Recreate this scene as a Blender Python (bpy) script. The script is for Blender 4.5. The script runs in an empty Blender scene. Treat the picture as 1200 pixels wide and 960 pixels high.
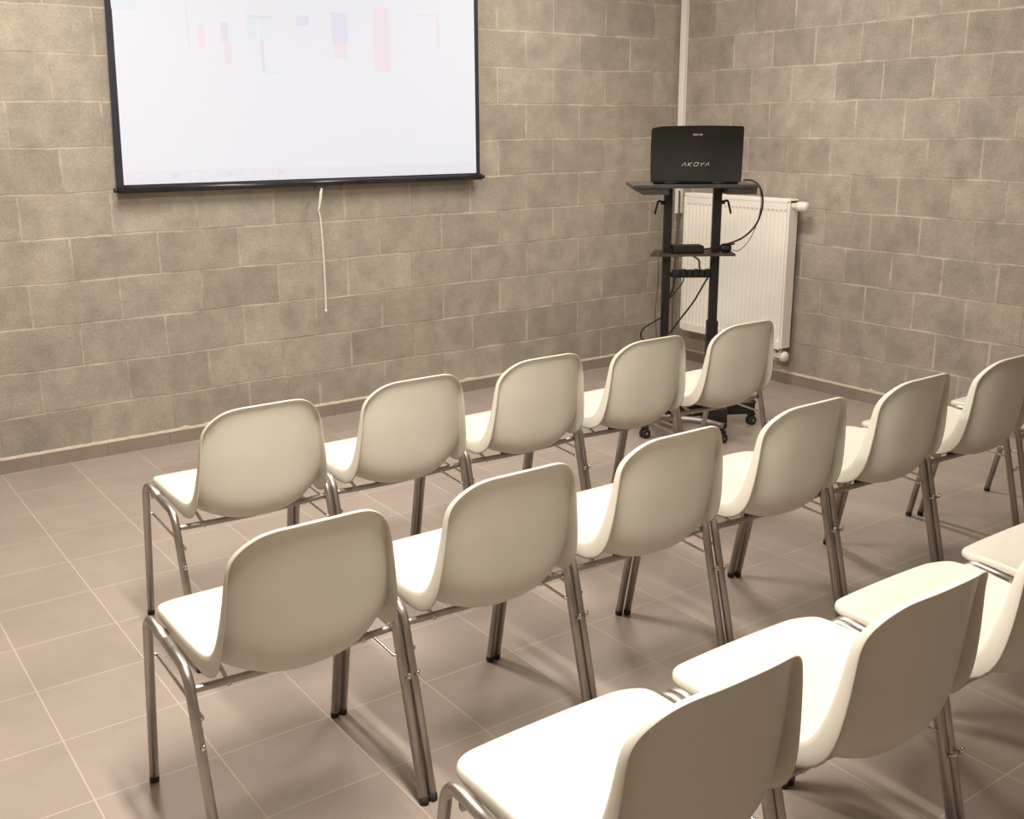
import bpy, bmesh, math, random
from mathutils import Vector, Matrix
PI = math.pi
random.seed(4)
SC = bpy.context.scene
COL = SC.collection

# ------------------------------------------------------------------ camera
cam_data = bpy.data.cameras.new('camera')
cam_data.sensor_width = 36.0
cam_data.sensor_fit = 'HORIZONTAL'
cam_data.lens = 1222.69 / 1200 * 36
cam_data.clip_start = 0.02
cam = bpy.data.objects.new('camera', cam_data)
COL.objects.link(cam)
cam.location = (-4.9871, -5.0952, 1.5365)
cam.rotation_mode = 'XYZ'
cam.rotation_euler = (1.3052, 0.0073, -0.6231)
SC.camera = cam

# ------------------------------------------------------------------ exposure
SC.view_settings.view_transform = 'Standard'
SC.view_settings.look = 'None'
SC.view_settings.gamma = 1
SC.view_settings.use_curve_mapping = False
SC.view_settings.exposure = 0.0

# ------------------------------------------------------------------ world
world = bpy.data.worlds.new('world')
SC.world = world
world.use_nodes = True
world.node_tree.nodes['Background'].inputs[0].default_value = (1.0, 0.93, 0.85, 1)
world.node_tree.nodes['Background'].inputs[1].default_value = 0.05

# ------------------------------------------------------------------ room lights (ceiling tubes)
CEIL = 2.95
LAMPS = [  # x, y, rotation, watts
    (-3.90, -1.50, PI / 2, 60.0),
    (-1.40, -1.45, PI / 2, 50.0),
    (-4.05, -3.72, PI / 2, 100.0),
]
LAMP_COLOR = (1.0, 0.933, 0.84)
for (x, y, rz, w) in LAMPS:
    ld = bpy.data.lights.new('tube_light', 'AREA')
    ld.shape = 'RECTANGLE'
    ld.size = 1.2
    ld.size_y = 0.16
    ld.energy = w
    ld.color = LAMP_COLOR
    lo = bpy.data.objects.new('tube_light', ld)
    lo.location = (x, y, CEIL - 0.10)
    lo.rotation_euler = (0, 0, rz)
    COL.objects.link(lo)


# ------------------------------------------------------------------ materials
def mat(name, color=(.5, .5, .5), rough=.5, metal=0.0, spec=0.5, emit=None, estr=0.0):
    m = bpy.data.materials.new(name)
    m.use_nodes = True
    b = m.node_tree.nodes['Principled BSDF']
    b.inputs['Base Color'].default_value = (*color, 1)
    b.inputs['Roughness'].default_value = rough
    b.inputs['Metallic'].default_value = metal
    b.inputs['Specular IOR Level'].default_value = spec
    if emit:
        b.inputs['Emission Color'].default_value = (*emit, 1)
        b.inputs['Emission Strength'].default_value = estr
    return m


class NT:
    def __init__(self, m):
        self.t = m.node_tree
        self.b = m.node_tree.nodes['Principled BSDF']

    def n(self, typ, **kw):
        o = self.t.nodes.new(typ)
        for k, v in kw.items():
            setattr(o, k, v)
        return o

    def l(self, a, b):
        self.t.links.new(a, b)

    def math(self, op, a, b=None, clamp=False):
        o = self.n('ShaderNodeMath', operation=op, use_clamp=clamp)
        for i, v in enumerate((a, b)):
            if v is None:
                continue
            if isinstance(v, (int, float)):
                o.inputs[i].default_value = v
            else:
                self.l(v, o.inputs[i])
        return o.outputs[0]

    def noise(self, vec, scale, detail=3, rough=.55):
        o = self.n('ShaderNodeTexNoise')
        o.inputs['Scale'].default_value = scale
        o.inputs['Detail'].default_value = detail
        o.inputs['Roughness'].default_value = rough
        self.l(vec, o.inputs['Vector'])
        return o.outputs[0]

    def ramp(self, fac, stops):
        o = self.n('ShaderNodeValToRGB')
        while len(o.color_ramp.elements) < len(stops):
            o.color_ramp.elements.new(0.5)
        for e, (p, c) in zip(o.color_ramp.elements, stops):
            e.position = p
            e.color = (*c, 1) if len(c) == 3 else c
        self.l(fac, o.inputs[0])
        return o.outputs[0]

    def mix(self, fac, a, b, mode='MIX'):
        o = self.n('ShaderNodeMix', data_type='RGBA', blend_type=mode)
        for sock, v in ((o.inputs[0], fac), (o.inputs[6], a), (o.inputs[7], b)):
            if isinstance(v, (int, float)):
                sock.default_value = v
            elif isinstance(v, tuple):
                sock.default_value = (*v, 1)
            else:
                self.l(v, sock)
        return o.outputs[2]


def block_wall(name, axis, sign, off, width):
    """Raw concrete blocks in running bond, light mortar joints."""
    m = mat(name, rough=.92, spec=.2)
    k = NT(m)
    tc = k.n('ShaderNodeTexCoord').outputs['Object']
    sp = k.n('ShaderNodeSeparateXYZ')
    k.l(tc, sp.inputs[0])
    u = k.math('MULTIPLY_ADD', sp.outputs[axis], sign)
    u.node.inputs[2].default_value = off
    v = k.math('ADD', sp.outputs[2], -0.0578)
    wob = k.noise(tc, 2.2, 2)
    wob = k.math('MULTIPLY', k.math('SUBTRACT', wob, .5), .022)
    fine = k.noise(tc, 28, 3)
    fine = k.math('MULTIPLY', k.math('SUBTRACT', fine, .5), .010)
    v2 = k.math('ADD', k.math('ADD', v, wob), fine)
    u2 = k.math('ADD', u, fine)
    cb = k.n('ShaderNodeCombineXYZ')
    k.l(u2, cb.inputs[0])
    k.l(v2, cb.inputs[1])

    def brick(c1, c2, mort, size, smooth, bias=0.0):
        br = k.n('ShaderNodeTexBrick')
        br.offset = .5
        br.offset_frequency = 2
        br.squash = 1
        k.l(cb.outputs[0], br.inputs['Vector'])
        br.inputs['Color1'].default_value = (*c1, 1)
        br.inputs['Color2'].default_value = (*c2, 1)
        br.inputs['Mortar'].default_value = (*mort, 1)
        br.inputs['Scale'].default_value = 1
        br.inputs['Mortar Size'].default_value = size
        br.inputs['Mortar Smooth'].default_value = smooth
        br.inputs['Bias'].default_value = bias
        br.inputs['Brick Width'].default_value = width
        br.inputs['Row Height'].default_value = .2
        return br
    br = brick((.340, .297, .246), (.420, .371, .310), (.48, .425, .35), .0050, .5, 0)
    big = k.ramp(k.noise(tc, 1.3, 4, .6), [(.3, (.90, .91, .93)), (.7, (1.08, 1.06, 1.03))])
    mid = k.ramp(k.noise(tc, 7, 5, .65), [(.32, (.83, .83, .84)), (.68, (1.14, 1.14, 1.13))])
    grain = k.ramp(k.noise(tc, 90, 4, .7), [(.3, (.84, .84, .84)), (.7, (1.15, 1.15, 1.15))])
    # darker hand-sized blotches
    bl = k.ramp(k.noise(tc, 3.1, 3, .5), [(.58, (1, 1, 1)), (.74, (.84, .84, .87))])
    c = k.mix(1, br.outputs['Color'], big, 'MULTIPLY')
    c = k.mix(1, c, mid, 'MULTIPLY')
    c = k.mix(1, c, grain, 'MULTIPLY')
    c = k.mix(1, c, bl, 'MULTIPLY')
    # smeared light mortar near joints, only in places
    wide = brick((0, 0, 0), (0, 0, 0), (1, 1, 1), .011, .9)
    sm = k.math('MULTIPLY', wide.outputs['Fac'], k.ramp(k.noise(tc, 5, 3, .6), [(.47, (0, 0, 0)), (.64, (.65, .65, .65))]), True)
    c = k.mix(sm, c, (.64, .565, .46))
    # dark open bed joints in places
    dk = brick((0, 0, 0), (0, 0, 0), (1, 1, 1), .0045, .3)
    dm = k.math('MULTIPLY', dk.outputs['Fac'], k.ramp(k.noise(tc, 2.7, 3, .6), [(.5, (.0, .0, .0)), (.62, (.5, .5, .5))]), True)
    c = k.mix(dm, c, (.19, .16, .125))
    k.l(c, k.b.inputs['Base Color'])
    h = k.math('MULTIPLY', br.outputs['Fac'], -.6)
    h = k.math('ADD', h, k.math('MULTIPLY', k.noise(tc, 90, 4, .7), .45))
    h = k.math('ADD', h, k.math('MULTIPLY', k.noise(tc, 14, 3, .6), .55))
    bp = k.n('ShaderNodeBump')
    bp.inputs['Strength'].default_value = .55
    bp.inputs['Distance'].default_value = .006
    k.l(h, bp.inputs['Height'])
    k.l(bp.outputs[0], k.b.inputs['Normal'])
    return m


def tile_floor(name):
    m = mat(name, rough=.4, spec=.5)
    k = NT(m)
    tc = k.n('ShaderNodeTexCoord').outputs['Object']
    mp = k.n('ShaderNodeMapping')
    mp.inputs['Location'].default_value = (4.2434 + .3046 * 40, .332 + .3046 * 40, 0)
    k.l(tc, mp.inputs[0])
    br = k.n('ShaderNodeTexBrick')
    br.offset = 0
    br.squash = 1
    k.l(mp.outputs[0], br.inputs['Vector'])
    br.inputs['Color1'].default_value = (.352, .292, .252, 1)
    br.inputs['Color2'].default_value = (.382, .318, .276, 1)
    br.inputs['Mortar'].default_value = (.52, .44, .365, 1)
    br.inputs['Scale'].default_value = 1
    br.inputs['Mortar Size'].default_value = .0022
    br.inputs['Mortar Smooth'].default_value = .2
    br.inputs['Bias'].default_value = 0
    br.inputs['Brick Width'].default_value = .3046
    br.inputs['Row Height'].default_value = .3046
    a = k.ramp(k.noise(tc, 3.5, 4, .6), [(.3, (.92, .92, .93)), (.7, (1.07, 1.06, 1.05))])
    g = k.ramp(k.noise(tc, 160, 2, .6), [(.3, (.95, .95, .95)), (.7, (1.05, 1.05, 1.05))])
    c = k.mix(1, br.outputs['Color'], a, 'MULTIPLY')
    c = k.mix(1, c, g, 'MULTIPLY')
    k.l(c, k.b.inputs['Base Color'])
    r = k.math('MULTIPLY_ADD', br.outputs['Fac'], .35)
    rr = k.math('MULTIPLY_ADD', k.noise(tc, 6, 3), .12)
    rr.node.inputs[2].default_value = .29
    k.l(rr, r.node.inputs[2])
    k.l(r, k.b.inputs['Roughness'])
    h = k.math('ADD', k.math('MULTIPLY', br.outputs['Fac'], -1), k.math('MULTIPLY', k.noise(tc, 25, 2), .12))
    bp = k.n('ShaderNodeBump')
    bp.inputs['Strength'].default_value = .3
    bp.inputs['Distance'].default_value = .002
    k.l(h, bp.inputs['Height'])
    k.l(bp.outputs[0], k.b.inputs['Normal'])
    return m


def noisy(name, c1, c2, scale, rough, spec=.4, metal=0.0, bump=0.0, r2=None):
    m = mat(name, c1, rough, metal, spec)
    k = NT(m)
    tc = k.n('ShaderNodeTexCoord').outputs['Object']
    nz = k.noise(tc, scale, 4, .6)
    k.l(k.ramp(nz, [(.35, c1), (.65, c2)]), k.b.inputs['Base Color'])
    if r2 is not None:
        k.l(k.ramp(nz, [(.35, (rough,) * 3), (.65, (r2,) * 3)]), k.b.inputs['Roughness'])
    if bump:
        bp = k.n('ShaderNodeBump')
        bp.inputs['Strength'].default_value = bump
        bp.inputs['Distance'].default_value = .001
        k.l(k.noise(tc, 400, 2, .6), bp.inputs['Height'])
        k.l(bp.outputs[0], k.b.inputs['Normal'])
    return m


M = {}
M['wall_front'] = block_wall('concrete_block_front', 0, 1.0, .0251 + 8.0, .4)
M['wall_right'] = block_wall('concrete_block_right', 1, -1.0, .7502 + .3042 * 20, .3042)
M['wall_left'] = block_wall('concrete_block_left', 1, -1.0, 8.1, .4)
M['wall_back'] = block_wall('concrete_block_back', 0, 1.0, 8.0, .4)
M['floor'] = tile_floor('taupe_floor_tile')
M['ceiling'] = noisy('white_ceiling_paint', (.60, .565, .51), (.65, .61, .55), 3, .9, .2)
M['skirting'] = noisy('skirting_tile', (.27, .215, .18), (.305, .245, .205), 5, .45)
M['mortar'] = noisy('skirting_mortar', (.55, .46, .36), (.66, .56, .44), 30, .9)
M['plastic'] = noisy('ivory_plastic', (.695, .655, .568), (.72, .68, .592), 6, .36, .45, bump=.12, r2=.42)
M['chrome'] = noisy('worn_chrome_tube', (.42, .385, .36), (.52, .48, .45), 12, .36, .5, 1.0, r2=.44)
M['steel_rod'] = noisy('bright_steel_rod', (.70, .66, .61), (.78, .74, .69), 20, .22, .5, 1.0)
M['rubber'] = noisy('black_rubber', (.018, .016, .015), (.03, .027, .025), 40, .7)
M['black_metal'] = noisy('black_powder_coat', (.014, .012, .013), (.022, .019, .020), 30, .45)
M['grey_metal'] = noisy('grey_lacquered_steel', (.22, .20, .205), (.28, .255, .26), 18, .35, .5, .6)
M['tabletop'] = noisy('dark_grey_laminate', (.060, .053, .050), (.085, .075, .070), 20, .45)
M['laptop'] = noisy('glossy_black_plastic', (.007, .007, .007), (.010, .0095, .009), 8, .16, .55)
M['laptop_matte'] = noisy('matte_black_plastic', (.01, .01, .01), (.016, .015, .015), 30, .5)
M['logo'] = noisy('silver_print', (.5, .49, .47), (.6, .59, .57), 60, .35)
M['cable'] = noisy('black_cable', (.015, .013, .012), (.025, .022, .02), 40, .5)
M['cable_grey'] = noisy('brown_grey_cable', (.10, .078, .065), (.14, .11, .09), 40, .5)
M['radiator'] = noisy('white_enamel', (.88, .84, .77), (.90, .86, .79), 3, .33)
M['valve'] = noisy('white_valve_plastic', (.80, .76, .68), (.84, .80, .72), 12, .4)
M['trunking'] = noisy('white_trunking_plastic', (.86, .82, .75), (.88, .84, .77), 5, .45)
M['cord'] = noisy('white_pull_cord', (.78, .72, .62), (.85, .79, .69), 60, .7)
M['screen_black'] = noisy('screen_black_border', (.016, .015, .026), (.024, .022, .036), 10, .6)
M['screen_bar'] = noisy('screen_black_lacquered_bar', (.014, .013, .016), (.022, .02, .024), 20, .28, .5)


def emis(name, col, s):
    m = mat(name, (.2, .2, .2), .9, emit=col, estr=s)
    k = NT(m)
    tc = k.n('ShaderNodeTexCoord').outputs['Object']
    nz = k.noise(tc, 1.2, 3)
    c = k.ramp(nz, [(.3, tuple(x * .985 for x in col)), (.7, col)])
    k.l(c, k.b.inputs['Emission Color'])
    return m


SE = .70
M['picture'] = emis('projected_light_white', (.875, .89, .97), SE)
M['pic_pink'] = emis('projected_light_pink', (.95, .80, .93), SE * .97)
M['pic_lav'] = emis('projected_light_lavender', (.82, .80, .985), SE * .96)
M['pic_cyan'] = emis('projected_light_cyan', (.80, .885, .97), SE * .98)
M['pic_bar'] = emis('projected_light_taskbar', (.89, .865, .965), SE * .96)
M['lamp_glow'] = mat('fluorescent_tube_glow', (.9, .9, .9), .5, emit=(1.0, .9, .75), estr=3.0)
M['lamp_body'] = noisy('white_lamp_housing', (.7, .7, .68), (.74, .74, .72), 5, .5)


# ------------------------------------------------------------------ helpers
def obj(name, bm, m, parent=None, smooth=False, loc=None):
    me = bpy.data.meshes.new(name)
    bmesh.ops.recalc_face_normals(bm, faces=bm.faces)
    bm.to_mesh(me)
    bm.free()
    ms = m if isinstance(m, (list, tuple)) else [m]
    for x in ms:
        me.materials.append(x)
    if smooth:
        me.shade_smooth()
    o = bpy.data.objects.new(name, me)
    COL.objects.link(o)
    if parent:
        o.parent = parent
    if loc:
        o.location = loc
    return o


def empty(name, loc, rz=0.0):
    o = bpy.data.objects.new(name, None)
    o.empty_display_size = .1
    COL.objects.link(o)
    o.location = loc
    o.rotation_euler = (0, 0, rz)
    return o


def tag(o, label=None, cat=None, group=None, kind=None):
    if label:
        o['label'] = label
    if cat:
        o['category'] = cat
    if group:
        o['group'] = group
    if kind:
        o['kind'] = kind
    return o


def box(bm, lo, hi, bevel=0.0, seg=2, midx=0):
    r = bmesh.ops.create_cube(bm, size=1)
    vs = r['verts']
    for v in vs:
        v.co = Vector([lo[i] + (v.co[i] + .5) * (hi[i] - lo[i]) for i in range(3)])
    fs = set(f for v in vs for f in v.link_faces)
    for f in fs:
        f.material_index = midx
    if bevel:
        es = list(set(e for v in vs for e in v.link_edges))
        bmesh.ops.bevel(bm, geom=es, offset=bevel, segments=seg, affect='EDGES', profile=.5)
    return vs


def obox(bm, p0, p1, w, h, bevel=0.0, up=Vector((0, 0, 1))):
    """Bar from p0 to p1 with width w (sideways) and height h (along up)."""
    p0, p1 = Vector(p0), Vector(p1)
    d = (p1 - p0)
    L = d.length
    d.normalize()
    s = d.cross(up).normalized()
    u = s.cross(d)
    r = bmesh.ops.create_cube(bm, size=1)
    for v in r['verts']:
        c = v.co.copy()
        v.co = p0 + d * ((c.x + .5) * L) + s * (c.y * w) + u * (c.z * h)
    if bevel:
        es = list(set(e for v in r['verts'] for e in v.link_edges))
        bmesh.ops.bevel(bm, geom=es, offset=bevel, segments=2, affect='EDGES')


def catmull(pts, n):
    P = [Vector(p) for p in pts]
    P = [P[0] * 2 - P[1]] + P + [P[-1] * 2 - P[-2]]
    out = []
    for i in range(1, len(P) - 2):
        for j in range(n):
            t = j / n
            a, b, c, d = P[i - 1], P[i], P[i + 1], P[i + 2]
            out.append(.5 * ((2 * b) + (c - a) * t + (2 * a - 5 * b + 4 * c - d) * t * t + (3 * b - a - 3 * c + d) * t ** 3))
    out.append(P[-2].copy())
    return out


def fillet(pts, radii, seg=7):
    """Polyline with rounded corners."""
    P = [Vector(p) for p in pts]
    out = [P[0]]
    for i in range(1, len(P) - 1):
        a = (P[i - 1] - P[i])
        b = (P[i + 1] - P[i])
        ang = a.angle(b)
        r = radii[i - 1]
        t = min(r / math.tan(ang / 2), a.length * .49, b.length * .49)
        A = P[i] + a.normalized() * t
        B = P[i] + b.normalized() * t
        for k in range(seg + 1):
            s = k / seg
            out.append(A * (1 - s) ** 2 + P[i] * (2 * s * (1 - s)) + B * s * s)
    out.append(P[-1])
    return out


def tube(bm, pts, r, n=12, cap=True, radii=None):
    P = [Vector(p) for p in pts]
    rings = []
    T0 = (P[1] - P[0]).normalized()
    ref = Vector((1, 0, 0)) if abs(T0.x) < .9 else Vector((0, 1, 0))
    N = (ref - T0 * ref.dot(T0)).normalized()
    for i, p in enumerate(P):
        if i == 0:
            T = T0
        elif i == len(P) - 1:
            T = (P[i] - P[i - 1]).normalized()
        else:
            T = ((P[i + 1] - P[i]).normalized() + (P[i] - P[i - 1]).normalized()).normalized()
        N = (N - T * N.dot(T)).normalized()
        B = T.cross(N)
        rr = radii[i] if radii else r
        rings.append([bm.verts.new(p + (N * math.cos(2 * PI * k / n) + B * math.sin(2 * PI * k / n)) * rr) for k in range(n)])
    for a, b in zip(rings, rings[1:]):
        for k in range(n):
            bm.faces.new((a[k], a[(k + 1) % n], b[(k + 1) % n], b[k]))
    if cap:
        bm.faces.new(rings[0][::-1])
        bm.faces.new(rings[-1])


def lathe(bm, prof, axis_o, axis_d, n=20):
    """prof: list of (distance along the axis, radius)"""
    o = Vector(axis_o)
    d = Vector(axis_d).normalized()
    tube(bm, [o + d * a for a, _ in prof], 1, n, True, [r for _, r in prof])


def newbm():
    return bmesh.new()


# ------------------------------------------------------------------ room shell
XL, YB = -6.2, -7.0
bm = newbm()
box(bm, (XL - .2, YB - .2, -.12), (.2, .2, 0))
tag(obj('floor', bm, M['floor']), kind='structure')
bm = newbm()
box(bm, (XL - .2, YB - .2, CEIL), (.2, .2, CEIL + .15))
tag(obj('ceiling', bm, M['ceiling']), kind='structure')
bm = newbm()
box(bm, (XL - .2, 0, 0), (.2, .2, CEIL))
tag(obj('wall_front', bm, M['wall_front']), kind='structure')
bm = newbm()
box(bm, (0, YB - .2, 0), (.2, 0, CEIL))
tag(obj('wall_right', bm, M['wall_right']), kind='structure')
bm = newbm()
box(bm, (XL - .2, YB, 0), (XL, 0, CEIL))
tag(obj('wall_left', bm, M['wall_left']), kind='structure')
bm = newbm()
box(bm, (XL - .2, YB - .2, 0), (0, YB, CEIL))
tag(obj('wall_back', bm, M['wall_back']), kind='structure')


def skirting(name, a, b, inward):
    """A row of skirting tiles with a rough bead of mortar on top."""
    a, b, n = Vector(a), Vector(b), Vector(inward)
    d = (b - a).normalized()
    L = (b - a).length
    bm = newbm()
    x = 0.0
    while x < L - .01:
        w = min(.3046, L - x) - .0008
        obox(bm, a + d * x + n * .0045 + Vector((0, 0, .0325)), a + d * (x + w) + n * .0045 + Vector((0, 0, .0325)), .009, .065, .0005)
        x += .3046
    o = tag(obj(name, bm, M['skirting']), kind='structure')
    bm = newbm()
    k = int(L / .03)
    rnd = random.Random(len(name))
    rows = []
    for i in range(k + 1):
        p = a + d * (L * i / k)
        h = .010 + rnd.random() * .003 + (.010 * rnd.random() if rnd.random() < .10 else 0)
        q = .0085 + rnd.random() * .002
        rows.append([bm.verts.new(p + n * .0005 + Vector((0, 0, .065))), bm.verts.new(p + n * q + Vector((0, 0, .065))),
                     bm.verts.new(p + n * q * .6 + Vector((0, 0, .065 + h * .8))), bm.verts.new(p + n * .0005 + Vector((0, 0, .065 + h)))])
    for r0, r1 in zip(rows, rows[1:]):
        for j in range(4):
            bm.faces.new((r0[j], r0[(j + 1) % 4], r1[(j + 1) % 4], r1[j]))
    obj('mortar_bead', bm, M['mortar'], o)


skirting('baseboard_front', (XL, 0, 0), (-.009, 0, 0), (0, -1, 0))
skirting('baseboard_right', (0, -.0, 0), (0, YB, 0), (-1, 0, 0))
skirting('baseboard_left', (XL, YB, 0), (XL, -.01, 0), (1, 0, 0))
skirting('baseboard_back', (XL + .01, YB, 0), (-.01, YB, 0), (0, 1, 0))

# ceiling lamp housings that hold the tube lights
for i, (x, y, rz, w) in enumerate(LAMPS):
    t = empty('ceiling_light', (x, y, CEIL), rz)
    tag(t, ['white fluorescent ceiling lamp nearest the projection screen', 'white fluorescent ceiling lamp before the radiator corner',
            'white fluorescent ceiling lamp above the back row of chairs'][i], 'ceiling light', 'fluorescent ceiling lamps')
    bm = newbm()
    box(bm, (-.64, -.10, -.055), (.64, .10, 0), .006)
    obj('lamp_housing', bm, M['lamp_body'], t)
    for s in (-.045, .045):
        bm = newbm()
        tube(bm, [(-.6, s, -.072), (.6, s, -.072)], .013, 12)
        obj('tube', bm, M['lamp_glow'], t, True)

# ------------------------------------------------------------------ the projection screen
scr = empty('projection_screen', (-2.6, -.055, 1.25))
tag(scr, 'black-bordered pull-down projection screen lit by a pale picture, hanging on the block wall', 'projection screen')


def sx(x):
    return x + 2.6


ZT = 2.82 - 1.25
# fabric: black border sheet (slightly keystoned on the left as it hangs) and the lit field in front of it


def quad_panel(bm, pts, y0, y1, midx=0):
    f = [bm.verts.new((p[0], y0, p[1])) for p in pts]
    b = [bm.verts.new((p[0], y1, p[1])) for p in pts]
    fs = [bm.faces.new(f), bm.faces.new(b[::-1])]
    n = len(pts)
    for i in range(n):
        fs.append(bm.faces.new((f[i], b[i], b[(i + 1) % n], f[(i + 1) % n])))
    for q in fs:
        q.material_index = midx


def LXo(z):   # outer left edge of the black border
    return sx(-3.608 + (z + 1.25 - 1.27) * .040)


def LXi(z):
    return sx(-3.573 + (z + 1.25 - 1.28) * .033)


bm = newbm()
quad_panel(bm, [(LXo(.015), .015), (sx(-1.592), .015), (sx(-1.588), ZT), (LXo(ZT), ZT)], 0.0, .0015)
obj('screen_border', bm, M['screen_black'], scr)
bm = newbm()
quad_panel(bm, [(LXi(.035), .035), (sx(-1.618), .030), (sx(-1.616), ZT - .03), (LXi(ZT - .03), ZT - .03)], -.0012, -.0002)
pic = obj('projected_picture', bm, M['picture'], scr)
pic['label'] = 'washed-out white projected picture'
bm = newbm()
marks = [  # x0, z0, x1, z1, material index
    (-2.24, 1.81, -2.15, 2.126, 1), (-2.477, 1.95, -2.39, 2.09, 2), (-2.470, 1.87, -2.40, 1.95, 1), (-2.667, 2.022, -2.602, 2.067, 2),
    (-2.925, 2.045, -2.79, 2.056, 2), (-2.925, 1.95, -2.875, 2.045, 3), (-2.860, 1.95, -2.80, 2.045, 3), (-2.86, 1.80, -2.845, 1.95, 2),
    (-2.845, 1.79, -2.76, 1.80, 3), (-3.055, 1.93, -3.02, 2.02, 2), (-3.045, 1.83, -3.01, 1.93, 1), (-3.165, 1.90, -3.135, 2.0, 1),
    (-3.215, 1.89, -3.21, 2.18, 2), (-3.55, 2.05, -3.44, 2.16, 3), (-1.86, 1.95, -1.84, 2.10, 1), (-1.98, 2.10, -1.85, 2.11, 1),
    (-2.98, 2.25, -2.2, 2.27, 2), (-2.05, 2.2, -1.75, 2.42, 3), (-3.4, 2.3, -3.1, 2.5, 2),
]
for (x0, z0, x1, z1, mi) in marks:
    vs = [bm.verts.new((sx(a), -.0016, b - 1.25)) for a, b in ((x0, z0), (x1, z0), (x1, z1), (x0, z1))]
    bm.faces.new(vs).material_index = mi
# taskbar strip with small icons
vs = [bm.verts.new((a, -.0015, b)) for a, b in ((LXi(.035) + .002, .037), (sx(-1.620), .032), (sx(-1.620), .088), (LXi(.09) + .002, .095))]
bm.faces.new(vs).material_index = 4
for i in range(9):
    a = -3.52 + i * .088
    vs = [bm.verts.new((sx(x), -.0019, z)) for x, z in ((a, .060), (a + .034, .060), (a + .034, .082), (a, .082))]
    bm.faces.new(vs).material_index = (0, 3, 2)[i % 3]
obj('picture_details', bm, [M['picture'], M['pic_pink'], M['pic_lav'], M['pic_cyan'], M['pic_bar']], pic)
bm = newbm()
tube(bm, [(sx(-3.605), -.004, .012), (sx(-1.585), -.004, .008)], .0165, 14)
tube(bm, [(sx(-3.622), -.004, .012), (sx(-3.604), -.004, .012)], .011, 12)
tube(bm, [(sx(-1.586), -.004, .008), (sx(-1.566), -.004, .008)], .010, 12)
obj('bottom_bar', bm, M['screen_bar'], scr, True)
bm = newbm()
box(bm, (sx(-3.68), -.055, ZT - .02), (sx(-1.50), .05, ZT + .075), .02, 3)
obj('screen_casing', bm, M['lamp_body'], scr)
bm = newbm()
tube(bm, catmull([(sx(-2.625), -.004, -.003), (sx(-2.612), -.006, -.017), (sx(-2.588), -.007, -.021), (sx(-2.564), -.006, -.017), (sx(-2.552), -.004, -.003)], 5), .0025, 8)
obj('pull_handle', bm, M['screen_bar'], scr, True)
bm = newbm()
tube(bm, catmull([(sx(-2.583), -.008, -.018), (sx(-2.592), -.009, -.07), (sx(-2.608), -.010, -.132)], 5), .0058, 8)
tube(bm, catmull([(sx(-2.592), -.0125, -.030), (sx(-2.600), -.013, -.08), (sx(-2.607), -.0115, -.125)], 5), .0040, 8)
tube(bm, catmull([(sx(-2.608), -.010, -.132), (sx(-2.600), -.007, -.155), (sx(-2.594), -.005, -.24), (sx(-2.590), -.004, -.42), (sx(-2.592), -.004, -.60), (sx(-2.594), -.004, -.648)], 8), .0046, 8)
tube(bm, [(sx(-2.594), -.004, -.645), (sx(-2.594), -.004, -.652), (sx(-2.594), -.004, -.664)], 1, 8, True, [.004, .009, .005])
o = obj('pull_cord', bm, M['cord'], scr, True)
o['label'] = 'white cord hanging from the bottom bar'

# ------------------------------------------------------------------ cable trunking in the corner
tr = empty('cable_trunking', (0, 0, .97))
tag(tr, 'narrow off-white vertical cable trunking running up the corner of the two block walls', 'cable trunking')
bm = newbm()
box(bm, (-.030, -.078, .08), (-.001, -.040, CEIL - .972), .003)
box(bm, (-.034, -.082, .16), (-.028, -.036, CEIL - .972), .002)
obj('trunking_channel', bm, M['trunking'], tr)
bm = newbm()
box(bm, (-.040, -.080, .0), (-.002, -.042, .175), .003)
obj('trunking_end', bm, M['trunking'], tr)

# ------------------------------------------------------------------ radiator
rad = empty('radiator', (0, -.64, .23))
tag(rad, 'white ribbed panel radiator on the right-hand block wall behind the laptop cart', 'radiator')
Y0, Y1, RH = .43, -.425, .885       # local y from the corner side to the room side
FX, BX = -.122, -.045
bm = newbm()
# pressed front panel with vertical flutes
n = 26
ys = []
for i in range(n):
    a = Y0 - .02 + (Y1 + .02 - Y0 + .02) * i / n
    w = (Y1 - Y0 + .04) / n
    for (s, dx) in ((0, 0), (.22, 0), (.36, .007), (.78, .007), (.94, 0)):
        ys.append((a + w * s, dx))
ys.append((Y1 + .02, 0))
zs = [(.0, 0), (.045, 0), (.06, 1), (RH - .075, 1), (RH - .06, 0), (RH - .02, 0)]
grid = [[bm.verts.new((FX + dx * f, y, z)) for (z, f) in zs] for (y, dx) in ys]
for a, b in zip(grid, grid[1:]):
    for j in range(len(zs) - 1):
        bm.faces.new((a[j], b[j], b[j + 1], a[j + 1]))
ext = bmesh.ops.extrude_face_region(bm, geom=list(bm.faces))
for v in ext['geom']:
    if isinstance(v, bmesh.types.BMVert):
        v.co.x = FX + .016
obj('front_panel', bm, M['radiator'], rad)
bm = newbm()
box(bm, (BX - .012, Y1 + .02, .01), (BX, Y0 - .02, RH - .03), .003)
obj('rear_panel', bm, M['radiator'], rad)
bm = newbm()
for i in range(22):
    y = Y1 + .05 + i * (Y0 - Y1 - .1) / 21
    box(bm, (FX + .017, y - .0015, .05), (BX - .0125, y + .0015, RH - .06))
obj('convector_fins', bm, M['radiator'], rad)
for s, yy in ((0, Y1), (1, Y0)):
    bm = newbm()
    box(bm, (FX - .002, yy - (.0 if s == 0 else .018), .006), (BX, yy + (.018 if s == 0 else 0), RH - .006), .005)
    obj('side_cover', bm, M['radiator'], rad)
bm = newbm()
box(bm, (FX - .002, Y1, RH - .026), (BX, Y0, RH), .006, 3)
for i in range(30):
    y = Y1 + .04 + i * (Y0 - Y1 - .08) / 29
    box(bm, (FX + .02, y - .008, RH - .003), (BX - .012, y + .008, RH + .0015), .001)
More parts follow.
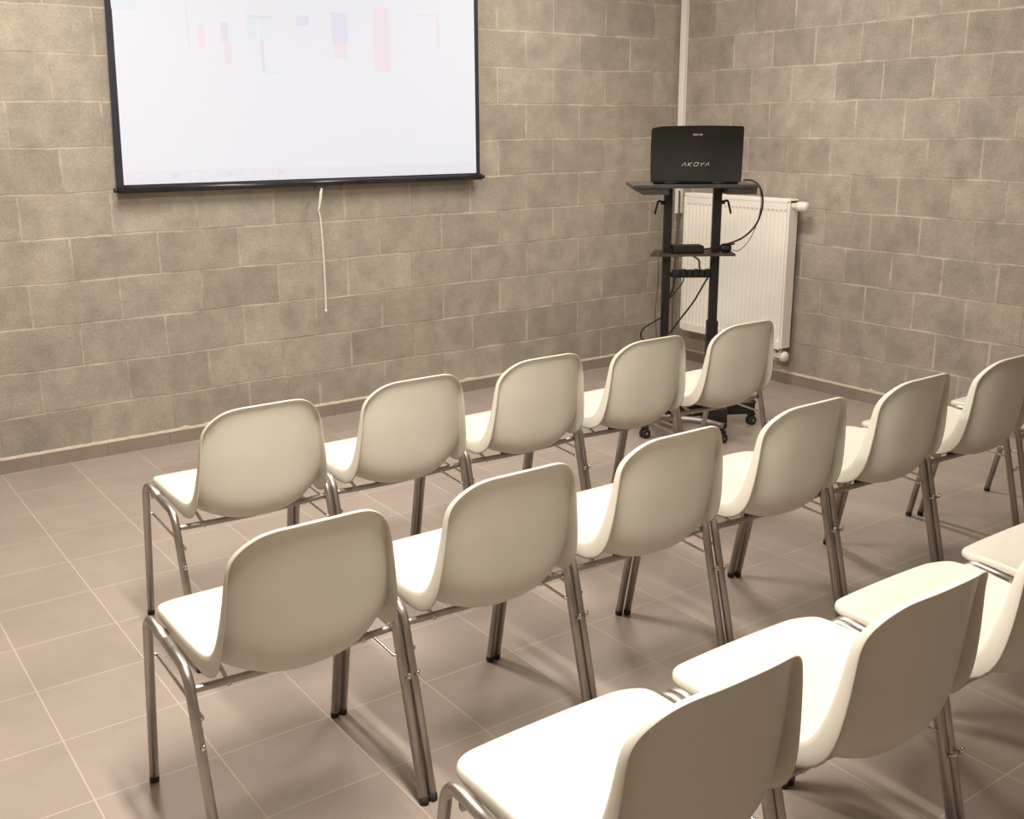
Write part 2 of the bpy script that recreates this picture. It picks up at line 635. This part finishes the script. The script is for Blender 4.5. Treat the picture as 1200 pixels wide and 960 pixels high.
obj('top_grille', bm, M['radiator'], rad)
bm = newbm()
lathe(bm, [(0, .012), (.01, .019), (.03, .021), (.032, .027), (.055, .029), (.085, .028), (.098, .025), (.104, .015)], (-.085, Y1 + .003, RH - .040), (0, -1, 0), 22)
obj('thermostat_head', bm, M['valve'], rad, True)
vb = newbm()
tube(vb, [(-.08, Y1 + .04, .01), (-.08, Y1 + .04, -.045)], .012, 12)
tube(vb, [(-.08, Y1 + .085, .01), (-.08, Y1 + .085, -.045)], .012, 12)
box(vb, (-.098, Y1 + .02, -.06), (-.062, Y1 + .105, -.03), .006)
tube(vb, catmull([(-.08, Y1 + .04, -.05), (-.075, Y1 + .04, -.07), (-.05, Y1 + .04, -.078), (.0, Y1 + .04, -.078)], 5), .0085, 10)
tube(vb, catmull([(-.08, Y1 + .085, -.05), (-.075, Y1 + .085, -.07), (-.05, Y1 + .085, -.078), (.0, Y1 + .085, -.078)], 5), .0085, 10)
obj('valve_block', vb, M['valve'], rad, True)
bm = newbm()
lathe(bm, [(0, .016), (.008, .030), (.02, .032), (.034, .026), (.04, .012)], (-.085, Y1 + .022, -.045), (0, -1, 0), 18)
obj('valve_cap', bm, M['valve'], rad, True)
for yy in (Y1 + .15, Y0 - .15):
    for zz in (.12, RH - .14):
        bm = newbm()
        box(bm, (BX, yy - .02, zz - .03), (0, yy + .02, zz + .03), .003)
        obj('wall_bracket', bm, M['radiator'], rad)

# ------------------------------------------------------------------ the laptop cart
CO = Vector((-1.22, -1.36, 0))
CR = -0.6231
cart = empty('laptop_cart', CO, CR)
tag(cart, 'black twin-column laptop cart on castors standing before the radiator', 'cart')


def W(u, b, z):      # cart-local to world
    c, s = math.cos(CR), math.sin(CR)
    return (CO.x + u * c - b * s, CO.y + u * s + b * c, z)


bm = newbm()
prof = [(-.306, -.17), (.292, -.17), (.292, .22), (-.24, .22), (-.306, .16)]
f = [bm.verts.new((x, y, 1.243)) for x, y in prof]
g = [bm.verts.new((x, y, 1.258)) for x, y in prof]
bm.faces.new(f[::-1])
bm.faces.new(g)
for i in range(5):
    bm.faces.new((f[i], f[(i + 1) % 5], g[(i + 1) % 5], g[i]))
bmesh.ops.bevel(bm, geom=list(bm.edges), offset=.003, segments=2, affect='EDGES')
obj('table_top', bm, M['tabletop'], cart)


def flap(x0, x1, slant):
    bm = newbm()
    lo = [(x0 + slant, -.15, 1.212), (x1, -.15, 1.212), (x1, .17, 1.212), (x0 + slant, .17, 1.212)]
    hi = [(x0, -.158, 1.243), (x1, -.158, 1.243), (x1, .19, 1.243), (x0, .19, 1.243)]
    a = [bm.verts.new(p) for p in lo]
    b = [bm.verts.new(p) for p in hi]
    bm.faces.new(a[::-1])
    bm.faces.new(b)
    for i in range(4):
        bm.faces.new((a[i], a[(i + 1) % 4], b[(i + 1) % 4], b[i]))
    obj('underframe', bm, M['tabletop'], cart)


flap(-.300, -.132, .045)
flap(.152, .288, .0)
for (x, w, sl) in ((-.112, .040, .25), (.130, .042, .575)):
    bm = newbm()
    box(bm, (x - w / 2, -.016, .12), (x + w / 2, .020, 1.243), .004)
    c = obj('column', bm, M['black_metal'], cart)
    bm = newbm()
    box(bm, (x - w / 2 - .006, -.024, .07), (x + w / 2 + .006, .028, sl), .004)
    obj('column_sleeve', bm, M['black_metal'], c)
    sgn = -1 if x < 0 else 1
    bm = newbm()
    tube(bm, fillet([(x + sgn * w * .45, 0, 1.165), (x + sgn * (w * .5 + .030), -.004, 1.176), (x + sgn * (w * .5 + .046), -.012, 1.11)], [.012]), .0055, 8)
    lathe(bm, [(0, .010), (.018, .010)], (x + sgn * w * .45, 0, 1.165), (sgn, 0, 0), 10)
    obj('clamp_lever', bm, M['black_metal'], c, True)
bm = newbm()
a = [(-.205, -.09), (.214, -.09), (.214, .10), (-.16, .10)]
f = [bm.verts.new((x, y, .910)) for x, y in a]
g = [bm.verts.new((x, y, .922)) for x, y in a]
bm.faces.new(f[::-1])
bm.faces.new(g)
for i in range(4):
    bm.faces.new((f[i], f[(i + 1) % 4], g[(i + 1) % 4], g[i]))
obj('shelf', bm, M['tabletop'], cart)
bm = newbm()
box(bm, (-.092, -.012, .800), (.110, .018, .818), .002)
obj('cross_bar', bm, M['black_metal'], cart)
# base: near foot, rear beam, hub box
bm = newbm()
tube(bm, catmull([(-.225, -.135, .090), (-.16, -.155, .110), (-.03, -.186, .108), (.08, -.215, .100), (.165, -.237, .082)], 6), .017, 10)
o = obj('base_foot', bm, M['grey_metal'], cart, True)
o['label'] = 'grey tubular front foot'
bm = newbm()
obox(bm, (-.19, .02, .092), (.385, .105, .092), .05, .060, .006)
obox(bm, (-.112, -.005, .110), (-.20, .26, .100), .045, .04, .006)
obj('base_beam', bm, M['black_metal'], cart)
bm = newbm()
box(bm, (.080, -.20, .055), (.190, -.06, .165), .010)
obox(bm, (.135, -.08, .12), (.135, .06, .12), .05, .07, .005)
obox(bm, (-.112, -.14, .12), (-.112, .06, .12), .045, .06, .005)
obj('base_bracket', bm, M['black_metal'], cart)
for (x, y) in ((.157, -.231), (-.216, -.139), (.374, .095), (-.20, .25)):
    bm = newbm()
    tube(bm, [(x, y, .06), (x, y, .095)], .009, 10)
    box(bm, (x - .019, y - .022, .046), (x + .019, y + .012, .064), .006)
    c = obj('caster', bm, M['black_metal'], cart, True)
    for sg in (-1, 1):
        bm = newbm()
        lathe(bm, [(-.007, .016), (-.006, .0225), (-.004, .0245), (.004, .0245), (.006, .0225), (.007, .016)], (x + sg * .006, y - .012 - sg * .011, .0248), (.5, -.87, 0), 22)
        obj('caster_wheel', bm, M['rubber'], c, True)
    bm = newbm()
    tube(bm, [(x - .011, y + .0075, .0248), (x + .011, y - .0315, .0248)], .007, 12)
    obj('axle', bm, M['grey_metal'], c, True)

# ------------------------------------------------------------------ laptop
lap = empty('laptop', W(.009, -.02, 1.258), CR - .10)
tag(lap, 'open black glossy laptop seen from behind, on top of the tall cart', 'laptop')
bm = newbm()
box(bm, (-.200, -.075, .002), (.205, .180, .020), .006, 3)
box(bm, (-.18, -.06, 0), (-.16, .18, .003))
box(bm, (.16, -.06, 0), (.18, .18, .003))
obj('laptop_base', bm, M['laptop_matte'], lap)
bm = newbm()
LW, LH = .217, .262


def lid_outline():
    pts = []
    pts.append((-LW + .004, 0.0))
    pts.append((LW - .002, 0.0))
    pts.append((LW, .05))
    for k in range(5):
        a = k / 4 * PI / 2
        pts.append((LW - .010 + .010 * math.cos(a), LH - .012 + .010 * math.sin(a)))
    for k in range(1, 10):
        x = (LW - .010) * (1 - k / 5)
        if abs(x) < LW - .03:
            pts.append((x, LH - .002 + .004 * (1 - (x / LW) ** 2)))
    for k in range(5):
        a = PI / 2 + k / 4 * PI / 2
        pts.append((-LW + .016 + .016 * math.cos(a), LH - .022 + .016 * math.sin(a)))
    pts.append((-LW, .05))
    return pts


po = lid_outline()
f = [bm.verts.new((x, -.0045, z)) for x, z in po]
g = [bm.verts.new((x, .0045, z)) for x, z in po]
bm.faces.new(f)
bm.faces.new(g[::-1])
for i in range(len(po)):
    bm.faces.new((f[i], g[i], g[(i + 1) % len(po)], f[(i + 1) % len(po)]))
bmesh.ops.bevel(bm, geom=[e for e in bm.edges if abs(e.verts[0].co.y - e.verts[1].co.y) < 1e-6], offset=.002, segments=2, affect='EDGES')
lid = obj('laptop_lid', bm, M['laptop'], lap)
lid.location = (0, -.078, .010)
lid.rotation_euler = (math.radians(5), 0, 0)
for hx in (-.15, .08):
    bm = newbm()
    tube(bm, [(hx, .0, -.004), (hx + .07, .0, -.004)], .007, 10)
    obj('hinge', bm, M['laptop_matte'], lid, True)
bm = newbm()
box(bm, (-.195, .0048, .02), (.195, .0056, .24))
obj('display', bm, mat('laptop_display', (.02, .02, .02), .3, emit=(.6, .65, .8), estr=.25), lid)


def stroke(bm, pts, w, y):
    for a, b in zip(pts, pts[1:]):
        a, b = Vector((a[0], 0, a[1])), Vector((b[0], 0, b[1]))
        d = (b - a).normalized()
        s = Vector((-d.z, 0, d.x)) * w
        vs = [bm.verts.new(p + Vector((0, y, 0))) for p in (a - s, b - s, b + s, a + s)]
        bm.faces.new(vs)


# slanted maker's lettering as on the lid
LET = {
    'A': [[(0, 0), (.45, 1), (.9, 0)]],
    'K': [[(0, 0), (0, 1)], [(.75, 1), (0, .45), (.8, 0)]],
    'O': [[(.1, 0), (.8, 0), (.95, .5), (.8, 1), (.1, 1), (-.02, .5), (.1, 0)]],
    'Y': [[(0, 1), (.45, .45), (.9, 1)], [(.45, .45), (.4, 0)]],
    'M': [[(0, 0), (0, 1), (.45, .3), (.9, 1), (.9, 0)]],
    'E': [[(.8, 0), (0, 0), (0, 1), (.8, 1)], [(0, .5), (.6, .5)]],
    'D': [[(0, 0), (0, 1), (.6, 1), (.85, .5), (.6, 0), (0, 0)]],
    'I': [[(.3, 0), (.3, 1)]],
    'N': [[(0, 0), (0, 1), (.8, 0), (.8, 1)]],
}


def word(txt, cx, z0, h, adv, w):
    bm = newbm()
    x = cx - adv * len(txt) / 2
    for ch in txt:
        for st in LET[ch]:
            stroke(bm, [(x + (p[0] * .8 + p[1] * .28) * adv * .95, z0 + p[1] * h) for p in st], w, -.0049)
        x += adv
    return bm


obj('lid_lettering', word('AKOYA', .0, .077, .016, .0275, .0013), M['logo'], lid)
obj('maker_mark', word('MEDION', .002, .2195, .0065, .0075, .0009), M['logo'], lid)

# things on the cart shelf
bm = newbm()
box(bm, (-.075, -.045, 0), (.075, .045, .038), .006)
box(bm, (-.09, -.02, .002), (-.074, .02, .02), .004)
o = obj('power_adapter', bm, M['laptop_matte'])
o.location = W(-.015, -.03, .922)
o.rotation_euler = (0, 0, CR + .05)
tag(o, 'flat black power adapter lying on the small shelf of the cart', 'power adapter')
bm = newbm()
lathe(bm, [(0, .004), (.004, .016), (.012, .022), (.040, .024), (.052, .021), (.058, .004)], (-.03, -.01, .0245), (1, .1, 0), 16)
tube(bm, [(.02, 0, .038), (.042, -.01, .046)], .004, 8)
o = obj('cable_coil', bm, M['laptop_matte'], smooth=True)
o.location = W(.172, -.045, .922)
o.rotation_euler = (0, 0, CR)
tag(o, 'small dark cable coil on the right end of the cart shelf', 'cable coil')
st = empty('power_strip', W(.01, -.035, .828), CR)
tag(st, 'black power strip full of plugs fixed between the two cart columns', 'power strip')
bm = newbm()
box(bm, (-.098, -.020, -.028), (.092, .016, .010), .005)
box(bm, (-.098, .012, -.030), (.092, .024, -.004), .002)
obj('strip_body', bm, M['laptop_matte'], st)
for i, x in enumerate((-.075, -.045, -.012, .018, .048, .074)):
    bm = newbm()
    box(bm, (x - .012, -.036, -.020), (x + .012, -.019, .012 + .006 * (i % 2)), .005)
    obj('plug', bm, M['laptop_matte'], st)


def cable(name, pts, r, m, label, cat='cable', group=None):
    bm = newbm()
    tube(bm, catmull(pts, 7), r, 8)
    o = obj(name, bm, m, smooth=True)
    tag(o, label, cat, group)
    return o


# cables (cart-local coordinates turned into world)
def wl(pts):
    return [W(*p) for p in pts]


cable('cable', wl([(.262, .03, 1.270), (.300, -.02, 1.268), (.325, -.06, 1.235), (.338, -.07, 1.16), (.315, -.07, 1.07), (.255, -.06, 1.00), (.16, -.055, .960), (.10, -.055, .946), (.030, -.055, .935), (.005, -.06, .915), (.030, -.110, .895), (.035, -.110, .86), (.050, -.075, .838)]), .0045, M['cable'],
      'thick black cable curving from the laptop down past the right cart column', group='cart cables')
cable('cable', wl([(.300, .06, 1.262), (.330, .0, 1.24), (.335, -.05, 1.16), (.315, -.06, 1.06), (.28, -.06, .98), (.235, -.06, .935), (.205, -.05, .935)]), .0018, M['cable'],
      'thin dark cable from the table top to the right end of the cart shelf', group='cart cables')
cable('cable', wl([(.088, -.055, .80), (.075, -.06, .78), (.02, -.06, .68), (-.05, -.05, .58), (-.112, -.050, .50), (-.19, -.055, .475), (-.235, -.055, .50), (-.225, -.05, .545), (-.16, -.045, .585), (-.125, -.03, .60)]), .0045, M['cable'],
      'black cable looping from the power strip around the left cart column', group='cart cables')
cable('cable', wl([(-.03, -.055, .80), (-.04, -.055, .77), (-.085, -.045, .71), (-.115, -.035, .67), (-.13, -.025, .62)]), .0032, M['cable'],
      'short black cable slanting from the power strip to the left cart column', group='cart cables')
cable('cable', wl([(-.075, -.05, .80), (-.08, -.05, .76), (-.095, -.045, .71), (-.115, -.036, .66), (-.118, -.034, .56)]), .0045, M['cable'],
      'black cable hanging straight off the left end of the power strip', group='cart cables')
cable('cable', wl([(-.165, .0, .924), (-.172, -.02, .93), (-.168, -.105, .918), (-.166, -.11, .86), (-.158, -.05, .76), (-.165, -.03, .62), (-.155, -.03, .50), (-.15, -.03, .34), (-.15, -.02, .16)]), .0032, M['cable_grey'],
      'dark cable hanging down the outside of the left cart column', group='cart cables')
# cables coming out of the trunking in the corner
cable('cable', [(-.022, -.060, .968), (-.022, -.060, .94), (-.020, -.050, .80), (-.03, -.045, .60), (-.035, -.05, .40), (-.10, -.12, .16), (-.25, -.30, .055), (-.55, -.62, .012), (-.95, -1.02, .010), W(-.04, .12, .012)], .0065, M['cable_grey'],
      'brown-grey cable dropping from the corner trunking to the floor', group='corner cables')
cable('cable', [(-.050, -.092, 1.12), (-.054, -.098, 1.05), (-.075, -.118, .86), (-.13, -.175, .62), (-.25, -.30, .36), (-.45, -.51, .14), (-.66, -.73, .03), (-.85, -.93, .010), W(.03, .16, .012)], .0060, M['cable_grey'],
      'brown-grey cable hanging from the corner trunking to the foot of the cart', group='corner cables')


# ------------------------------------------------------------------ chairs
def interp(keys, t):
    """Catmull-Rom interpolation of keyed tuples."""
    n = len(keys)
    for i in range(n - 1):
        if t <= keys[i + 1][0] or i == n - 2:
            break
    t0, t1 = keys[i][0], keys[i + 1][0]
    s = (t - t0) / (t1 - t0)
    a = keys[max(i - 1, 0)]
    b = keys[i]
    c = keys[i + 1]
    d = keys[min(i + 2, n - 1)]
    out = []
    for k in range(1, len(b)):
        m0 = (c[k] - a[k]) / max(c[0] - a[0], 1e-9) * (t1 - t0)
        m1 = (d[k] - b[k]) / max(d[0] - b[0], 1e-9) * (t1 - t0)
        h = (2 * s ** 3 - 3 * s * s + 1) * b[k] + (s ** 3 - 2 * s * s + s) * m0 + (-2 * s ** 3 + 3 * s * s) * c[k] + (s ** 3 - s * s) * m1
        out.append(h)
    return out


# t, s (towards the back), z : rim curve and centre curve ; half width ; flange depth
EDGE = [(0, .048, .480), (.06, .085, .489), (.2, .165, .491), (.36, .270, .484), (.47, .345, .480), (.53, .385, .495), (.60, .412, .540), (.72, .432, .615), (.88, .448, .710), (1, .461, .764)]
CENT = [(0, .030, .472), (.06, .070, .479), (.2, .155, .464), (.36, .265, .432), (.47, .355, .412), (.53, .415, .420), (.60, .460, .465), (.72, .476, .575), (.88, .490, .696), (1, .503, .779)]
HALF = [(0, .214), (.06, .216), (.3, .214), (.5, .202), (.60, .195), (.72, .186), (.88, .176), (1, .170)]
FLNG = [(0, .012), (.10, .020), (.3, .030), (.46, .044), (.54, .052), (.62, .042), (.75, .031), (.85, .024), (.93, .017), (1, .0125)]


def shell_mesh():
    ts = []
    for i in range(7):
        ts.append(.075 * (1 - math.cos(i / 6 * PI / 2)))
    ts += [.075 + (.80 - .075) * i / 19 for i in range(1, 19)]
    for i in range(11):
        ts.append(.80 + .20 * math.sin(i / 10 * PI / 2))
    AC = [-1, -.982, -.95, -.88, -.79, -.68, -.56, -.43, -.29, -.15, 0, .15, .29, .43, .56, .68, .79, .88, .95, .982, 1]
    na = 20
    arc = [0]
    E = [interp(EDGE, t) for t in ts]
    for p, q in zip(E, E[1:]):
        arc.append(arc[-1] + math.hypot(q[0] - p[0], q[1] - p[1]))
    A = arc[-1]
    R0, R1 = .055, .086
    bm = newbm()
    rows = []
    for i, t in enumerate(ts):
        e = E[i]
        c = interp(CENT, t)
        w = interp(HALF, t)[0]
        wf = w
        pw = 2.3 + .8 * min(max((t - .50) / .12, 0), 1)
        d0, d1 = arc[i], A - arc[i]
        if d0 < R0:
            w -= R0 - math.sqrt(max(R0 * R0 - (R0 - d0) ** 2, 0))
        if d1 < R1:
            w -= R1 * (1 - max(1 - ((R1 - d1) / R1) ** 2.7, 0) ** (1 / 2.5))
        row = []
        for j in range(na + 1):
            a = AC[j]
            k = (abs(a) * w / wf) ** pw
            s = c[0] + (e[0] - c[0]) * k
            z = c[1] + (e[1] - c[1]) * k
            row.append(bm.verts.new((a * w, -s, z)))
        rows.append(row)
    for r0, r1 in zip(rows, rows[1:]):
        for j in range(na):
            bm.faces.new((r0[j], r0[j + 1], r1[j + 1], r1[j]))
    # rim flange: loop around the boundary, turned towards the outside of the shell
    loop = []
    nt = len(ts)

    def nrm(t):
        p, q = interp(EDGE, max(t - .01, 0)), interp(EDGE, min(t + .01, 1))
        ds, dz = q[0] - p[0], q[1] - p[1]
        L = math.hypot(ds, dz)
        return Vector((0, -(dz / L), -(ds / L)))     # outside: rearwards on the back, down under the seat
    for j in range(na + 1):          # front edge
        loop.append((rows[0][j], 0))
    for i in range(1, nt):
        loop.append((rows[i][na], ts[i]))
    for j in range(na - 1, -1, -1):
        loop.append((rows[-1][j], 1))
    for i in range(nt - 2, 0, -1):
        loop.append((rows[i][0], ts[i]))
    r1, r2 = [], []
    n = len(loop)
    for i, (v, t) in enumerate(loop):
        nv = nrm(t)
        d = interp(FLNG, t)[0]
        tau = (loop[(i + 1) % n][0].co - loop[i - 1][0].co).normalized()
        out = tau.cross(nv)
        out = (out - nv * out.dot(nv)).normalized()
        mid = Vector((0, -interp(CENT, min(max(t, .1), .85))[0], interp(CENT, min(max(t, .1), .85))[1]))
        if out.dot(v.co - mid) < 0:
            out = -out
        r1.append(bm.verts.new(v.co + nv * d * .14 + out * .0028))
        r2.append(bm.verts.new(v.co + nv * d + out * .0055))
    n = len(loop)
    L0 = [l[0] for l in loop]
    for a, b in ((L0, r1), (r1, r2)):
        for i in range(n):
            k = (i + 1) % n
            bm.faces.new((a[i], a[k], b[k], b[i]))
    bmesh.ops.recalc_face_normals(bm, faces=bm.faces)
    return bm


def build_chair():
    root = empty('stacking_chair', (0, 0, 0))
    sh = obj('seat_shell', shell_mesh(), M['plastic'], root, True)
    s = sh.modifiers.new('thickness', 'SOLIDIFY')
    s.thickness = .0042
    s.offset = 0
    s = sh.modifiers.new('smooth', 'SUBSURF')
    s.levels = 1
    s.render_levels = 1
    X = .2425
    zr = .0115
    for sg in (-1, 1):
        x = sg * X
        pts = [(x, 0, .014), (x, -.092, .481), (x, -.350, .458), (x, -.462, .014)]
        P = fillet(pts, [.050, .060], 9)
        # split the loop in the middle of the top rail
        mid = Vector((x, -.22, (.481 + .458) / 2 + .0005))
        front = [p for p in P if p.y > -.20] + [mid]
        rear = [mid] + [p for p in P if p.y < -.24]
        for nm, pp, foot, dirn in (('front', front, P[0], -1), ('rear', rear, P[-1], 1)):
            bm = newbm()
            tube(bm, pp, zr, 12)
            lg = obj('leg', bm, M['chrome'], root, True)
            q = Vector(foot)
            a, b = (P[0], P[1]) if nm == 'front' else (P[-1], P[-2])
            dd = (Vector(a) - Vector(b)).normalized()
            bm = newbm()
            tube(bm, [q - dd * .003, q + dd * .011, q + dd * .0132], 1, 12, True, [.0119, .0119, .0108])
            obj('foot_cap', bm, M['rubber'], lg, True)
        # thin linking rod on the side
        bm = newbm()
        xo = sg * (X + .0 - .0165)
        tube(bm, fillet([(xo + sg * .0165, -.074, .375), (xo, -.080, .372), (xo, -.375, .352), (xo + sg * .0165, -.377, .350)], [.006, .006], 4), .0040, 8)
        obj('side_rod', bm, M['steel_rod'], root, True)
        bm = newbm()
        lathe(bm, [(0, .0065), (.006, .0065), (.009, .004)], (x - sg * .002, -.074, .3755), (0, .25 * 0 + 1, 0), 10)
        obj('linking_pin', bm, M['steel_rod'], root, True)
        bm = newbm()
        tube(bm, [(x, -.394, .300), (x, -.414, .306), (x, -.416, .318)], .0045, 8)
        obj('linking_hook', bm, M['steel_rod'], root, True)
    for (yy, z0, zm, nm) in ((-.352, .412, .404, 'rear_cross_bar'), (-.125, .446, .432, 'front_cross_bar')):
        bm = newbm()
        tube(bm, catmull([(-X + .005, yy, z0), (-.15, yy, (z0 + zm) / 2), (0, yy, zm), (.15, yy, (z0 + zm) / 2), (X - .005, yy, z0)], 5), .0085, 10)
        obj(nm, bm, M['chrome'], root, True)
    for sg in (-1, 1):
        bm = newbm()
        box(bm, (sg * .07 - .009, -.345, .398), (sg * .07 + .009, -.325, .418), .002)
        obj('mounting_block', bm, M['rubber'], root)
        bm = newbm()
        tube(bm, [(sg * .16, -.36, .404), (sg * .16, -.30, .425), (sg * .16, -.13, .440)], .0055, 8)
        obj('stay_rod', bm, M['steel_rod'], root, True)
    return root


def kids(o):
    return [c for c in bpy.data.objects if c.parent == o]


def copy_tree(o, parent=None):
    c = o.copy()
    COL.objects.link(c)
    if parent:
        c.parent = parent
    for k in kids(o):
        copy_tree(k, c)
    return c


CH = []   # x centre, y of the front feet, rz, label, group
P = .5100
front_labels = ['ivory plastic shell chair at the left end of the front row', 'ivory plastic shell chair, second from the left in the front row',
                'ivory plastic shell chair in the middle of the five in the front row', 'ivory plastic shell chair, fourth from the left in the front row',
                'ivory shell chair at the right end of the front row, before the laptop cart']
mid_labels = ['ivory shell chair at the left end of the middle row', 'ivory plastic shell chair, second from the left in the middle row',
              'ivory plastic shell chair, third from the left in the middle row', 'ivory plastic shell chair, fourth from the left in the middle row',
              'ivory plastic shell chair, fifth from the left in the middle row', 'ivory plastic shell chair, sixth in the middle row, near the right picture edge',
              'ivory shell chair at the far right end of the middle row, mostly outside the picture']
back_labels = ['ivory plastic shell chair nearest the camera, at the left end of the back row', 'ivory plastic shell chair, second from the left in the shaded back row',
               'ivory plastic shell chair, third in the back row, its back cut by the picture edge', 'ivory plastic shell chair, fourth in the back row, only its seat in the picture']
for i in range(5):
    CH.append((-3.890 + .5085 * i, -1.862 + .005 * i, 0, front_labels[i], 'front row of ivory chairs'))
for i, (x, y, rz) in enumerate(((-4.167, -2.780, 0), (-3.6575, -2.778, 0), (-3.148, -2.776, 0), (-2.638, -2.788, 0), (-2.1285, -2.798, 0), (-1.619, -2.806, 0), (-1.090, -2.830, 0))):
    CH.append((x, y, rz, mid_labels[i], 'middle row of ivory chairs'))
for i, x in enumerate((-3.950, -3.4405, -2.931, -2.4215)):
    CH.append((x, -3.70, 0, back_labels[i], 'back row of ivory chairs'))
proto = build_chair()
for i, (x, y, rz, lab, grp) in enumerate(CH):
    o = proto if i == 0 else copy_tree(proto)
    o.location = (x, y, 0)
    o.rotation_euler = (0, 0, rz)
    tag(o, lab, 'chair', grp)
